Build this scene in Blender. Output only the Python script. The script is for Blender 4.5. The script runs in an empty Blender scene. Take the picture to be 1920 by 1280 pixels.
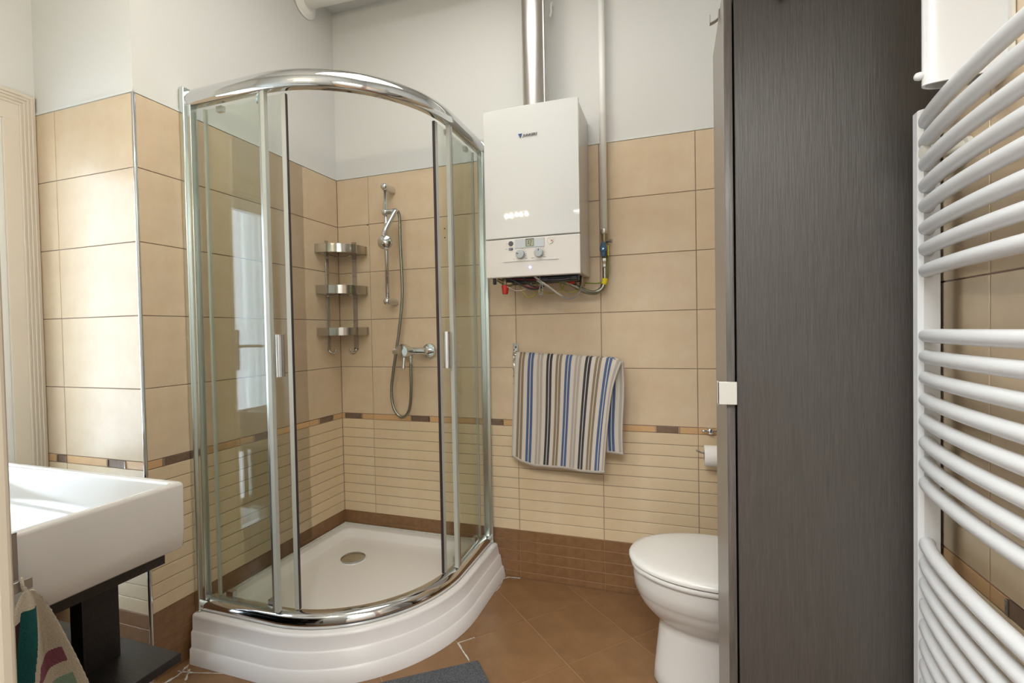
import bpy, bmesh, math, random
from mathutils import Vector, Matrix
random.seed(7)
S = bpy.context.scene
COL = S.collection
PI = math.pi

# ------------------------------------------------------------ camera
def make_camera():
    yaw, pitch, roll = 0.3236, -0.02022, -0.01873
    cy, sy, cp, sp, cr, sr = math.cos(yaw), math.sin(yaw), math.cos(pitch), math.sin(pitch), math.cos(roll), math.sin(roll)
    fwd = Vector((-sy*cp, cy*cp, sp)); right = Vector((cy, sy, 0)); up = right.cross(fwd)
    r2 = right*cr + up*sr; u2 = -right*sr + up*cr
    m = Matrix((r2, u2, -fwd)).transposed().to_4x4()
    m.translation = Vector((1.7094, -2.1791, 1.18124))
    cd = bpy.data.cameras.new('camera'); co = bpy.data.objects.new('camera', cd)
    cd.sensor_fit = 'HORIZONTAL'; cd.sensor_width = 36; cd.lens = 903.96*36/1920; cd.clip_start = 0.02
    co.matrix_world = m; COL.objects.link(co); S.camera = co
make_camera()

# ------------------------------------------------------------ world, lights, exposure
w = bpy.data.worlds.new('world'); S.world = w; w.use_nodes = True
w.node_tree.nodes['Background'].inputs[0].default_value = (0.75, 0.87, 1.0, 1)
w.node_tree.nodes['Background'].inputs[1].default_value = 1.0
S.view_settings.view_transform = 'Standard'; S.view_settings.look = 'None'
S.view_settings.gamma = 1; S.view_settings.use_curve_mapping = False
S.view_settings.exposure = 0.29

def area(name, loc, rot, sx, sy, power, color):
    l = bpy.data.lights.new(name, 'AREA'); l.shape = 'RECTANGLE'; l.size = sx; l.size_y = sy
    l.energy = power; l.color = color
    o = bpy.data.objects.new(name, l); o.location = loc; o.rotation_euler = rot; COL.objects.link(o); return o
# daylight arriving through the glazed balcony door in the left wall
area('daylight', (-0.80, -1.50, 1.15), (0, -PI/2, 0), 1.9, 0.66, 26, (0.82, 0.92, 1.0))
# added fills, no lamp seen: bathroom ceiling and hall behind the camera
area('bathroom_fill', (1.05, -1.0, 2.84), (0, 0, 0), 0.9, 0.9, 10, (1.0, 0.985, 0.96))
area('hall_fill', (1.6, -3.0, 2.6), (math.radians(18), 0, 0), 1.4, 1.0, 66, (1.0, 0.985, 0.955))

# ------------------------------------------------------------ materials
def lin(c):
    return tuple(((v/255)/12.92 if v/255 <= 0.04045 else ((v/255+0.055)/1.055)**2.4) for v in c)
MATS = {}
def mat(name, rgb, rough=0.5, metal=0.0, var=0.0, scale=20.0, stretch=(1, 1, 1), rgb2=None, bump=0.0, bscale=None,
        objvar=0.0, coat=0.0, emis=0.0, spec=0.5, sheen=0.0, aniso=0.0):
    m = bpy.data.materials.new(name); m.use_nodes = True; MATS[name] = m
    nt = m.node_tree; N = nt.nodes; L = nt.links; b = N['Principled BSDF']
    c = lin(rgb); b.inputs['Base Color'].default_value = (*c, 1)
    b.inputs['Roughness'].default_value = rough; b.inputs['Metallic'].default_value = metal
    b.inputs['Specular IOR Level'].default_value = spec
    b.inputs['Coat Weight'].default_value = coat; b.inputs['Coat Roughness'].default_value = 0.05
    b.inputs['Sheen Weight'].default_value = sheen
    if emis:
        b.inputs['Emission Color'].default_value = (*c, 1); b.inputs['Emission Strength'].default_value = emis
    tc = mp = nz = None
    if var or bump or objvar:
        tc = N.new('ShaderNodeTexCoord'); mp = N.new('ShaderNodeMapping'); mp.inputs['Scale'].default_value = stretch
        L.new(tc.outputs['Object'], mp.inputs[0])
    src = None
    if var:
        nz = N.new('ShaderNodeTexNoise'); nz.inputs['Scale'].default_value = scale; nz.inputs['Detail'].default_value = 6
        nz.inputs['Roughness'].default_value = 0.65
        L.new(mp.outputs[0], nz.inputs['Vector'])
        cr = N.new('ShaderNodeValToRGB')
        c2 = lin(rgb2) if rgb2 else tuple(v*(1-var) for v in c)
        cr.color_ramp.elements[0].position = 0.32; cr.color_ramp.elements[0].color = (*c2, 1)
        cr.color_ramp.elements[1].position = 0.68; cr.color_ramp.elements[1].color = (*c, 1)
        L.new(nz.outputs['Fac'], cr.inputs[0]); src = cr.outputs[0]
    if objvar:
        oi = N.new('ShaderNodeObjectInfo'); mr = N.new('ShaderNodeMapRange')
        mr.inputs[3].default_value = 1-objvar; mr.inputs[4].default_value = 1+objvar*0.5
        L.new(oi.outputs['Random'], mr.inputs[0])
        hs = N.new('ShaderNodeHueSaturation')
        if src: L.new(src, hs.inputs['Color'])
        else: hs.inputs['Color'].default_value = (*c, 1)
        L.new(mr.outputs[0], hs.inputs['Value']); src = hs.outputs[0]
    if src: L.new(src, b.inputs['Base Color'])
    if bump:
        n2 = N.new('ShaderNodeTexNoise'); n2.inputs['Scale'].default_value = bscale or scale; n2.inputs['Detail'].default_value = 4
        L.new(mp.outputs[0], n2.inputs['Vector'])
        bp = N.new('ShaderNodeBump'); bp.inputs['Strength'].default_value = bump; bp.inputs['Distance'].default_value = 0.004
        L.new(n2.outputs['Fac'], bp.inputs['Height']); L.new(bp.outputs[0], b.inputs['Normal'])
    return m

mat('plaster', (226, 227, 224), 0.85, bump=0.08, bscale=60)
mat('ceiling_paint', (220, 220, 217), 0.9)
mat('tile_beige', (222, 203, 175), 0.30, var=0.08, scale=9, rgb2=(214, 191, 160), bump=0.05, bscale=90, objvar=0.03)
mat('tile_stripe', (225, 206, 174), 0.34, var=0.08, scale=9, rgb2=(218, 196, 161), bump=0.05, bscale=90, objvar=0.02)
mat('tile_brown', (142, 106, 72), 0.42, var=0.3, scale=35, rgb2=(124, 90, 58), bump=0.06, bscale=90, objvar=0.05)
mat('tile_orange', (216, 176, 130), 0.3, var=0.08, scale=18, objvar=0.05)
mat('tile_mosaic', (134, 110, 92), 0.3, var=0.3, scale=60, objvar=0.1)
mat('mosaic_clip', (190, 185, 178), 0.15, metal=1)
mat('floor_tile', (140, 106, 72), 0.36, var=0.3, scale=10, rgb2=(120, 88, 57), bump=0.08, bscale=70, objvar=0.05)
mat('grout', (158, 138, 130), 0.9)
mat('floor_grout', (172, 138, 106), 0.9)
mat('limescale', (196, 186, 170), 0.8, var=0.4, scale=60)
mat('sealant', (206, 204, 196), 0.6, var=0.25, scale=60)
mat('trim_white', (226, 229, 226), 0.35)
mat('chrome', (214, 216, 218), 0.07, metal=1)
mat('chrome_satin', (205, 207, 208), 0.2, metal=1)
mat('aluminium', (216, 224, 222), 0.24, metal=1)
mat('steel', (206, 202, 196), 0.36, metal=1, var=0.15, scale=14, stretch=(1, 1, 0.1))
mat('steel_plate', (186, 182, 176), 0.12, metal=1)
mat('ceramic', (216, 214, 210), 0.14, coat=0.1)
mat('acrylic', (232, 229, 225), 0.22, coat=0.2)
mat('skirt_acrylic', (231, 229, 229), 0.28)
mat('seat_plastic', (222, 221, 217), 0.22)
mat('enamel', (226, 228, 226), 0.04)
mat('boiler_body', (208, 206, 202), 0.25)
mat('control_panel', (226, 222, 218), 0.35)
mat('panel_grey', (196, 204, 208), 0.4)
mat('knob_grey', (178, 188, 190), 0.4)
mat('dark_blue', (62, 74, 110), 0.4)
mat('logo_blue', (52, 84, 142), 0.35)
mat('print_grey', (92, 94, 98), 0.5)
mat('lcd', (164, 168, 146), 0.3)
mat('lcd_ink', (62, 66, 58), 0.4)
mat('black', (18, 18, 20), 0.5)
mat('seal_dark', (58, 48, 52), 0.5)
mat('seal_clear', (190, 193, 186), 0.25)
mat('rubber', (40, 42, 44), 0.6)
mat('red_plastic', (198, 48, 34), 0.4)
mat('yellow_plastic', (226, 208, 30), 0.5)
mat('blue_plastic', (22, 86, 124), 0.35)
mat('brass', (168, 156, 128), 0.35, metal=0.8, var=0.4, scale=60)
mat('wire_white', (206, 198, 184), 0.5)
mat('wire_grey', (140, 142, 142), 0.4)
mat('wire_yellow', (168, 158, 74), 0.5)
mat('wire_green', (128, 146, 44), 0.5)
mat('wire_black', (38, 42, 48), 0.4)
mat('wire_red', (150, 48, 44), 0.5)
mat('hose_steel', (152, 152, 140), 0.3, metal=1)
mat('pipe_white', (246, 246, 242), 0.35)
mat('white_enamel', (216, 219, 222), 0.3)
mat('cream_plastic', (216, 214, 204), 0.4)
mat('door_paint', (224, 216, 202), 0.4, bump=0.05, bscale=25)
mat('frame_white', (232, 234, 232), 0.35)
mat('wenge', (76, 73, 70), 0.42, var=0.5, scale=90, stretch=(3.6, 3.6, 0.16), rgb2=(64, 61, 58), bump=0.2, bscale=120)
mat('wenge_edge', (100, 96, 92), 0.38, var=0.35, scale=60, stretch=(3, 3, 0.12), rgb2=(72, 67, 64), bump=0.2, bscale=90)
mat('wenge_lit', (142, 134, 125), 0.35, var=0.2, scale=50, stretch=(3, 3, 0.12), bump=0.2, bscale=90)  # cabinet door front: wenge lightened, window light put into the colour
mat('wenge_vanity', (46, 42, 42), 0.4, var=0.4, scale=60, stretch=(0.3, 3, 3), rgb2=(30, 27, 27), bump=0.2, bscale=90)
mat('handle_plate', (206, 206, 200), 0.3, metal=0.3)
mat('mat_grey', (104, 108, 112), 0.95, var=0.6, scale=230, rgb2=(46, 50, 56), bump=1.0, bscale=230)
mat('paper', (236, 233, 228), 0.9, bump=0.1, bscale=120)
mat('towel_cream', (221, 213, 202), 0.95, bump=0.7, bscale=900, sheen=0.2)
mat('towel_taupe', (147, 131, 108), 0.95, bump=0.7, bscale=900)
mat('towel_blue', (84, 106, 146), 0.95, bump=0.7, bscale=900)
mat('towel_pale', (186, 176, 168), 0.95, bump=0.7, bscale=900)
mat('towel_dark', (66, 66, 72), 0.95, bump=0.7, bscale=900)
mat('terry_cream', (214, 204, 184), 1, var=0.15, scale=300, bump=1.0, bscale=500)
mat('terry_teal', (12, 92, 92), 1, var=0.3, scale=300, bump=1.0, bscale=500)
mat('terry_mauve', (150, 88, 104), 1, var=0.3, scale=300, bump=1.0, bscale=500)
mat('terry_mint', (142, 172, 150), 1, var=0.2, scale=300, bump=1.0, bscale=500)
mat('terry_plum', (66, 24, 40), 1, var=0.3, scale=300, bump=1.0, bscale=500)
mat('door_paint_dim', (196, 186, 168), 0.5)  # casing paint darkened: dimmer light on the near jamb put into the colour
mat('hall_floor', (150, 112, 76), 0.5)
mat('led_blue', (120, 130, 255), 0.3, emis=9)
mat('bulb', (255, 236, 205), 0.3, emis=560)

def glass_mat(name, tint, ior=1.5, gloss_rough=0.0, extra=0.0):
    m = bpy.data.materials.new(name); m.use_nodes = True; MATS[name] = m
    nt = m.node_tree; N = nt.nodes; L = nt.links
    for n in list(N):
        if n.type == 'BSDF_PRINCIPLED': N.remove(n)
    out = [n for n in N if n.type == 'OUTPUT_MATERIAL'][0]
    t = N.new('ShaderNodeBsdfTransparent'); t.inputs[0].default_value = (*tint, 1)
    g = N.new('ShaderNodeBsdfGlossy'); g.inputs['Roughness'].default_value = gloss_rough
    lw = N.new('ShaderNodeLayerWeight'); lw.inputs[0].default_value = 0.5      # facing = 1 - |cos|
    pw = N.new('ShaderNodeMath'); pw.operation = 'POWER'; L.new(lw.outputs['Facing'], pw.inputs[0]); pw.inputs[1].default_value = 5
    f = N.new('ShaderNodeMath'); f.operation = 'MULTIPLY_ADD'; L.new(pw.outputs[0], f.inputs[0]); f.inputs[1].default_value = 0.95; f.inputs[2].default_value = 0.045
    mx = N.new('ShaderNodeMixShader'); L.new(f.outputs[0], mx.inputs[0])
    L.new(t.outputs[0], mx.inputs[1]); L.new(g.outputs[0], mx.inputs[2]); L.new(mx.outputs[0], out.inputs[0])
glass_mat('shower_glass', (0.955, 0.975, 0.955))
glass_mat('window_glass', (0.97, 0.98, 0.98))
def curtain_mat():
    m = bpy.data.materials.new('curtain'); m.use_nodes = True; MATS['curtain'] = m
    nt = m.node_tree; N = nt.nodes; L = nt.links
    for n in list(N):
        if n.type == 'BSDF_PRINCIPLED': N.remove(n)
    out = [n for n in N if n.type == 'OUTPUT_MATERIAL'][0]
    t = N.new('ShaderNodeBsdfTransparent'); d = N.new('ShaderNodeBsdfTranslucent')
    d.inputs[0].default_value = (0.9, 0.92, 0.95, 1)
    mx = N.new('ShaderNodeMixShader'); mx.inputs[0].default_value = 0.45
    L.new(t.outputs[0], mx.inputs[1]); L.new(d.outputs[0], mx.inputs[2]); L.new(mx.outputs[0], out.inputs[0])
curtain_mat()

# ------------------------------------------------------------ builders
def link(name, me, m=None, parent=None, smooth=False, label=None, local=False):
    o = bpy.data.objects.new(name, me); COL.objects.link(o)
    if m is not None and not me.materials:
        me.materials.append(MATS[m] if isinstance(m, str) else m)
    if smooth:
        for p in me.polygons: p.use_smooth = True
    if parent:
        o.parent = parent
        if not local: o.matrix_parent_inverse = world_of(parent).inverted()
    if label: o['label'] = label
    return o
def world_of(o):
    m = o.matrix_basis.copy()
    if o.parent: m = world_of(o.parent) @ o.matrix_parent_inverse @ m
    return m
def recentre(o):
    """put a part's origin at the middle of its bounds, keeping it in place"""
    me = o.data
    vs = [v.co for v in me.vertices]
    c = Vector([(min(v[i] for v in vs)+max(v[i] for v in vs))/2 for i in range(3)])
    me.transform(Matrix.Translation(-c)); o.location = o.matrix_basis @ c
    return o
def thing(name, label, cat, loc, group=None):
    o = bpy.data.objects.new(name, None); o.empty_display_size = 0.05; COL.objects.link(o)
    o.location = loc; return tag(o, label, cat, group)
def tag(o, label, cat, group=None):
    o['label'] = label; o['category'] = cat
    if group: o['group'] = group
    return o
def bm_mesh(bm, name='m'):
    me = bpy.data.meshes.new(name); bm.normal_update(); bm.to_mesh(me); bm.free(); return me
def add_box(bm, x0, x1, y0, y1, z0, z1, bev=0.0, seg=2):
    r = bmesh.ops.create_cube(bm, size=1)
    vs = r['verts']
    for v in vs:
        v.co = Vector(((x0+x1)/2+v.co.x*(x1-x0), (y0+y1)/2+v.co.y*(y1-y0), (z0+z1)/2+v.co.z*(z1-z0)))
    if bev:
        es = list({e for v in vs for e in v.link_edges})
        bmesh.ops.bevel(bm, geom=es, offset=bev, segments=seg, affect='EDGES', profile=0.5)
def box(name, x0, x1, y0, y1, z0, z1, m, parent=None, bev=0.0, seg=2, label=None, smooth=None):
    bm = bmesh.new(); add_box(bm, x0, x1, y0, y1, z0, z1, bev, seg)
    o = link(name, bm_mesh(bm, name), m, parent, smooth=False, label=label)
    if bev:
        for p in o.data.polygons: p.use_smooth = p.area < 0.25*max(q.area for q in o.data.polygons)
    return recentre(o)
def frames(pts):
    T = []
    n = len(pts)
    for i in range(n):
        a = pts[max(i-1, 0)]; b = pts[min(i+1, n-1)]; T.append((b-a).normalized())
    up = Vector((0, 0, 1)) if abs(T[0].z) < 0.9 else Vector((0, 1, 0))
    nrm = (up - T[0]*up.dot(T[0])).normalized(); out = []
    for t in T:
        nrm = (nrm - t*nrm.dot(t)).normalized(); out.append((t, nrm, t.cross(nrm)))
    return out
def smooth_path(pts, n=8):
    P = [Vector(p) for p in pts]
    if len(P) < 3: return P
    P = [P[0]*2-P[1]]+P+[P[-1]*2-P[-2]]; out = []
    for i in range(1, len(P)-2):
        for k in range(n):
            t = k/n; a, b, c, d = P[i-1], P[i], P[i+1], P[i+2]
            out.append(0.5*((2*b)+(-a+c)*t+(2*a-5*b+4*c-d)*t*t+(-a+3*b-3*c+d)*t**3))
    out.append(P[-2]); return out
def add_tube(bm, pts, r, seg=12, sm=8, caps=True, rs=None):
    P = smooth_path(pts, sm) if sm else [Vector(p) for p in pts]
    F = frames(P); rings = []
    for i, (p, (t, a, b)) in enumerate(zip(P, F)):
        rr = r if rs is None else rs(i/(len(P)-1))
        rings.append([bm.verts.new(p+(a*math.cos(2*PI*k/seg)+b*math.sin(2*PI*k/seg))*rr) for k in range(seg)])
    for A, B in zip(rings, rings[1:]):
        for k in range(seg):
            bm.faces.new((A[k], A[(k+1) % seg], B[(k+1) % seg], B[k]))
    if caps:
        bm.faces.new(rings[0][::-1]); bm.faces.new(rings[-1])
def tube(name, pts, r, m, parent=None, seg=12, sm=8, label=None, rs=None):
    bm = bmesh.new(); add_tube(bm, pts, r, seg, sm, True, rs)
    bmesh.ops.recalc_face_normals(bm, faces=bm.faces)
    o = link(name, bm_mesh(bm, name), m, parent, smooth=True, label=label)
    for p in o.data.polygons:
        if len(p.vertices) > 4: p.use_smooth = False
    return recentre(o)
def add_lathe(bm, prof, origin, axis, seg=32, caps=True):
    """prof: list of (distance along axis, radius)"""
    ax = Vector(axis).normalized(); o = Vector(origin)
    up = Vector((0, 0, 1)) if abs(ax.z) < 0.9 else Vector((1, 0, 0))
    a = (up-ax*up.dot(ax)).normalized(); b = ax.cross(a); rings = []
    for d, r in prof:
        rings.append([bm.verts.new(o+ax*d+(a*math.cos(2*PI*k/seg)+b*math.sin(2*PI*k/seg))*max(r, 1e-5)) for k in range(seg)])
    for A, B in zip(rings, rings[1:]):
        for k in range(seg): bm.faces.new((A[k], A[(k+1) % seg], B[(k+1) % seg], B[k]))
    if caps:
        bm.faces.new(rings[0][::-1]); bm.faces.new(rings[-1])
def lathe(name, prof, origin, axis, m, parent=None, seg=32, label=None, flat=False):
    bm = bmesh.new(); add_lathe(bm, prof, origin, axis, seg); bmesh.ops.recalc_face_normals(bm, faces=bm.faces)
    o = link(name, bm_mesh(bm, name), m, parent, smooth=not flat, label=label)
    sharp(o, 40); return recentre(o)
def sharp(o, deg=35):
    me = o.data
    bm = bmesh.new(); bm.from_mesh(me)
    for e in bm.edges:
        if len(e.link_faces) == 2 and e.calc_face_angle(0) > math.radians(deg): e.smooth = False
    for f in bm.faces: f.smooth = True
    bm.to_mesh(me); bm.free()
def sphere_prof(r, n=12): return [(-r*math.cos(PI*i/n), r*math.sin(PI*i/n)) for i in range(n+1)]
def ball(name, c, r, m, parent=None, label=None): return lathe(name, sphere_prof(r), c, (0, 0, 1), m, parent, 24, label)
def loft(name, loops, m, parent=None, cap0=False, cap1=False, smooth=True, label=None, deg=35):
    bm = bmesh.new(); R = [[bm.verts.new(p) for p in lp] for lp in loops]; n = len(R[0])
    for A, B in zip(R, R[1:]):
        for k in range(n): bm.faces.new((A[k], A[(k+1) % n], B[(k+1) % n], B[k]))
    if cap0: bm.faces.new(R[0][::-1])
    if cap1: bm.faces.new(R[-1])
    bmesh.ops.recalc_face_normals(bm, faces=bm.faces)
    o = link(name, bm_mesh(bm, name), m, parent, label=label)
    if smooth: sharp(o, deg)
    return recentre(o)
def prism(name, poly, z0, z1, m, parent=None, label=None, bev=0.0, smooth=False):
    bm = bmesh.new(); a = [bm.verts.new((x, y, z0)) for x, y in poly]; f = bm.faces.new(a)
    r = bmesh.ops.extrude_face_region(bm, geom=[f]); vs = [v for v in r['geom'] if isinstance(v, bmesh.types.BMVert)]
    for v in vs: v.co.z = z1
    bmesh.ops.recalc_face_normals(bm, faces=bm.faces)
    if bev: bmesh.ops.bevel(bm, geom=[e for e in bm.edges if abs(e.verts[0].co.z-e.verts[1].co.z) < 1e-6], offset=bev, segments=2, affect='EDGES')
    o = link(name, bm_mesh(bm, name), m, parent, label=label)
    if smooth: sharp(o, 40)
    return recentre(o)
def struct(o): o['kind'] = 'structure'; return o
def text(name, body, size, loc, rot, m, parent, depth=0.0006, shear=0.0, sx=1.0, bold=0.0):
    cu = bpy.data.curves.new(name, 'FONT'); cu.body = body; cu.size = size; cu.extrude = depth; cu.shear = shear; cu.offset = bold
    t = bpy.data.objects.new(name+'_src', cu); COL.objects.link(t)
    bpy.context.view_layer.update(); dg = bpy.context.evaluated_depsgraph_get()
    me = bpy.data.meshes.new_from_object(t.evaluated_get(dg)); bpy.data.objects.remove(t)
    me.transform(Matrix.Translation(loc) @ rot.to_4x4() @ Matrix.Diagonal((sx, 1, 1, 1)))
    me.materials.clear()
    return recentre(link(name, me, m, parent))

# ------------------------------------------------------------ tile panels
# planes: u runs along the wall, z up, tiles stand proud of the wall body by TH
TH = 0.0035; G = 0.0014
cache = {}
def tile_mesh(w, h, m, th=TH):
    k = (round(w, 4), round(h, 4), m, th)
    if k in cache: return cache[k]
    bm = bmesh.new(); c = min(0.0010, w*0.1, h*0.1)
    def ring(ins, d): return [bm.verts.new((x, -d, z)) for x, z in ((ins, ins), (w-ins, ins), (w-ins, h-ins), (ins, h-ins))]
    A, B, Cc = ring(0, 0), ring(0, th-c), ring(c, th)
    for P, Q in ((A, B), (B, Cc)):
        for i in range(4): bm.faces.new((P[i], P[(i+1) % 4], Q[(i+1) % 4], Q[i]))
    bm.faces.new(Cc); bm.faces.new(A[::-1])
    me = bm_mesh(bm, 'tile'); me.materials.append(MATS[m]); cache[k] = me; return me
def put_tile(name, parent, frame, u0, u1, z0, z1, m, th=TH, label=None, g=G):
    if u1-u0 < 0.006 or z1-z0 < 0.004: return
    me = tile_mesh(u1-u0-2*g if u1-u0 > 0.02 else u1-u0, z1-z0-2*g, m, th)
    o = link(name, me, None, parent, label=label, local=True)
    gu = g if u1-u0 > 0.02 else 0
    o.matrix_parent_inverse = world_of(parent).inverted()
    o.matrix_basis = frame @ Matrix.Translation((u0+gu, 0, z0+g))
    return o
HB, HS, HD, HT = 0.2306, 0.05, 0.029, 0.25
BB = HB+10*HS            # bottom of border
BT = BB+HD               # top of border
TOP = BT+5*HT            # top of the tiling (2.01 m)
def tile_wall(parent, frame, u0, u1, joints, mosaics, zmin=0.0):
    us = [u0]+[j for j in joints if u0+1e-4 < j < u1-1e-4]+[u1]
    for a, b in zip(us, us[1:]):
        z = HB
        # brown skirting rows, scored every 5 cm down from their top edge
        rows = [(max(0, HB-HS*(k+1)), HB-HS*k) for k in range(5)]
        for z0, z1 in rows:
            z0 = max(z0, zmin)
            if z1-z0 > 0.004: put_tile('tile', parent, frame, a, b, z0, z1, 'tile_brown', g=0.0010)
        for k in range(10): put_tile('tile', parent, frame, a, b, HB+HS*k, HB+HS*(k+1), 'tile_stripe', g=0.0012 if k not in (4, 5) else 0.0013)
        for k in range(5): put_tile('tile', parent, frame, a, b, BT+HT*k, BT+HT*(k+1), 'tile_beige')
    put_tile('grout_bed', parent, frame, u0, u1, 0.0, HB, 'floor_grout', th=0.0014, g=0.0)
    # border: orange strip broken by brown mosaic pieces between metal clips
    cuts = sorted(mosaics); segs = []; cur = u0
    for c0, c1 in cuts:
        c0, c1 = max(c0, u0), min(c1, u1)
        if c1 <= c0: continue
        if c0-cur > 0.004: segs.append((cur, c0, 'o'))
        segs.append((c0, c1, 'm')); cur = c1
    if u1-cur > 0.004: segs.append((cur, u1, 'o'))
    for a, b, k in segs:
        js = [a]+[j for j in joints if a+0.01 < j < b-0.01]+[b] if k == 'o' else [a, b]
        for p, q in zip(js, js[1:]):
            put_tile('border_tile' if k == 'o' else 'mosaic_tile', parent, frame, p, q, BB, BT, 'tile_orange' if k == 'o' else 'tile_mosaic')
    for c0, c1 in cuts:
        for e in (c0, c1):
            if u0+0.006 < e < u1-0.006:
                put_tile('border_clip', parent, frame, e-0.0035, e+0.0035, BB+0.002, BT-0.002, 'mosaic_clip', th=TH+0.003, g=0.0)
F_BACK = Matrix.Translation((0, TH, 0))                                   # u = +x, faces -y, tile face at y=0
F_SHOWER = Matrix.Translation((-TH, 0, 0)) @ Matrix.Rotation(PI/2, 4, 'Z')    # u = +y, faces +x, tile face at x=0
XR, XL, YP, YF, ZC = 2.19, -0.52, -1.031, -1.90, 2.895
F_PILLAR = Matrix.Translation((0, YP+TH, 0))                              # u = +x, faces -y
F_RIGHT = Matrix.Translation((XR+TH, 0, 0)) @ Matrix.Rotation(-PI/2, 4, 'Z')   # u = -y, faces -x

# ------------------------------------------------------------ setting
wb = struct(box('wall_back', -0.5, XR+0.2, TH, 0.2, 0, ZC, 'grout'))
struct(box('plaster_face', -0.012, XR, 0.003, 0.01, TOP+0.008, ZC, 'plaster', wb))
mb = [(0.020, 0.126), (0.426, 0.528), (0.822, 0.925), (1.23, 1.33), (1.632, 1.727), (2.03, 2.13)]
tile_wall(wb, F_BACK, 0.0, XR, [0.197, 0.5985, 1.0, 1.402, 1.804], mb)
box('tile_trim', 0, XR, -0.002, 0.006, TOP, TOP+0.008, 'trim_white', wb)

ws = struct(box('wall_shower', XL, -TH, YP+TH, TH, 0, ZC, 'grout'))
struct(box('plaster_face', -0.01, -0.003, YP+0.004, 0.006, TOP+0.008, ZC, 'plaster', ws))
tile_wall(ws, F_SHOWER, YP+0.006, 0.0, [-0.2509, -0.6518], [(-0.182, -0.079), (-0.583, -0.482), (-0.97, -0.868)])
box('tile_trim', -0.006, 0.002, YP, 0, TOP, TOP+0.008, 'trim_white', ws)
struct(box('plaster_face', XL, -0.0029, YP+0.003, YP+0.01, TOP+0.008, ZC, 'plaster', ws))
tile_wall(ws, F_PILLAR, XL+0.001, -0.006, [-0.4076], [(-0.46, -0.409), (-0.187, -0.097)])
box('tile_trim', XL, 0.002, YP-0.002, YP+0.006, TOP, TOP+0.008, 'trim_white', ws)
lathe('corner_trim', [(0, 0.0065), (TOP, 0.0065)], (-0.0045, YP+0.0045, 0), (0, 0, 1), 'chrome', ws, 16)

wr = struct(box('wall_right', XR+TH, XR+0.2, -4.2, 0.2, 0, ZC, 'grout'))
struct(box('plaster_face', XR+0.003, XR+0.01, -1.9, 0.006, TOP+0.008, ZC, 'plaster', wr))
tile_wall(wr, F_RIGHT, 0.0, 1.9, [0.003, 0.403, 0.803, 1.203, 1.603], [(0.849, 0.95), (1.249, 1.35), (1.65, 1.75)])
struct(box('plaster_face', XR-0.001, XR+0.006, -4.2, -2.08, 0, ZC, 'plaster', wr))
box('tile_trim', XR-0.002, XR+0.006, -1.9, 0, TOP, TOP+0.008, 'trim_white', wr)
struct(box('ceiling', XL-0.5, XR+0.2, -4.2, 0.2, ZC, ZC+0.1, 'ceiling_paint'))

# left wall with the opening of the balcony door
wl = struct(box('wall_left', XL-0.3, XL, -4.2, -1.86, 0, ZC, 'plaster'))
struct(box('lintel', XL-0.3, XL, -1.86, YP+TH, 1.99, ZC, 'plaster', wl))
struct(box('reveal', XL-0.3, XL, -1.14, YP+TH, 0, 1.99, 'plaster', wl))
wf = struct(box('wall_front', XL, 1.07, -2.08, YF, 0, ZC, 'plaster'))
struct(box('lintel', 1.07, XR, -2.08, YF, 2.12, ZC, 'plaster', wf))
struct(box('wall_hall_back', XL-0.3, XR+0.2, -4.3, -4.2, 0, ZC, 'plaster'))

# near door jamb with fluted casing (soft blurred strip at the very left)
dj = struct(box('door_1', 1.07, 1.108, -2.08, -1.9, 0, 2.12, 'door_paint_dim', bev=0.003))
for y0, y1 in [(-1.916, -1.900), (-1.945, -1.924), (-1.975, -1.952), (-2.02, -1.985)]:
    box('casing_bead', 1.100, 1.1135, y0, y1, 0, 2.12, 'door_paint_dim', dj, bev=0.005, seg=3)

# balcony door in the left wall: casing with flutes, jamb, two leaves, curtain, handle
d2 = struct(box('door_2', XL-0.12, XL+0.008, -1.155, -1.127, 0, 1.99, 'frame_white', bev=0.003))
def casing(x0, x1, y0, y1, z0, z1, vertical=True):
    box('casing', x0, x1, y0, y1, z0, z1, 'door_paint', d2, bev=0.003)
box('casing', XL-0.06, XL+0.012, -1.128, -1.032, 0, 2.075, 'door_paint', d2, bev=0.003)
for k in range(4):
    y = -1.044-0.0115*k
    box('casing_bead', XL+0.010, XL+0.0165, y-0.0035, y+0.0035, 0, 2.063-0.0115*k, 'door_paint', d2, bev=0.0028)
box('casing', XL-0.06, XL+0.0125, -1.95, -1.032, 1.965, 2.075, 'door_paint', d2, bev=0.003)
for k in range(4):
    z = 2.063-0.0115*k
    box('casing_bead', XL+0.010, XL+0.0170, -1.95, -1.0405-0.0115*k, z-0.0035, z+0.0035, 'door_paint', d2, bev=0.0028)
box('casing', XL-0.01, XL+0.014, -1.90, -1.85, 0, 2.0, 'door_paint', d2, bev=0.003)
box('jamb', XL-0.12, XL, -1.86, -1.83, 0, 1.99, 'frame_white', d2)
box('jamb', XL-0.12, XL, -1.86, -1.14, 1.955, 1.99, 'frame_white', d2)
for y0, y1 in ((-1.478, -1.155), (-1.83, -1.480)):
    for a, b in ((y0, y0+0.04), (y1-0.04, y1)): box('stile', XL-0.07, XL-0.02, a, b, 0.01, 1.955, 'frame_white', d2, bev=0.004)
    for a, b in ((0.01, 0.13), (0.62, 0.70), (1.88, 1.955)): box('rail', XL-0.07, XL-0.02, y0+0.038, y1-0.038, a, b, 'frame_white', d2, bev=0.004)
    box('pane', XL-0.048, XL-0.042, y0+0.038, y1-0.038, 0.1, 1.9, 'window_glass', d2)
for z in (1.095, 0.99): box('strike_plate', XL-0.03, XL+0.0035, -1.1375, -1.1195, z-0.022, z+0.022, 'steel', d2, bev=0.002)
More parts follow.
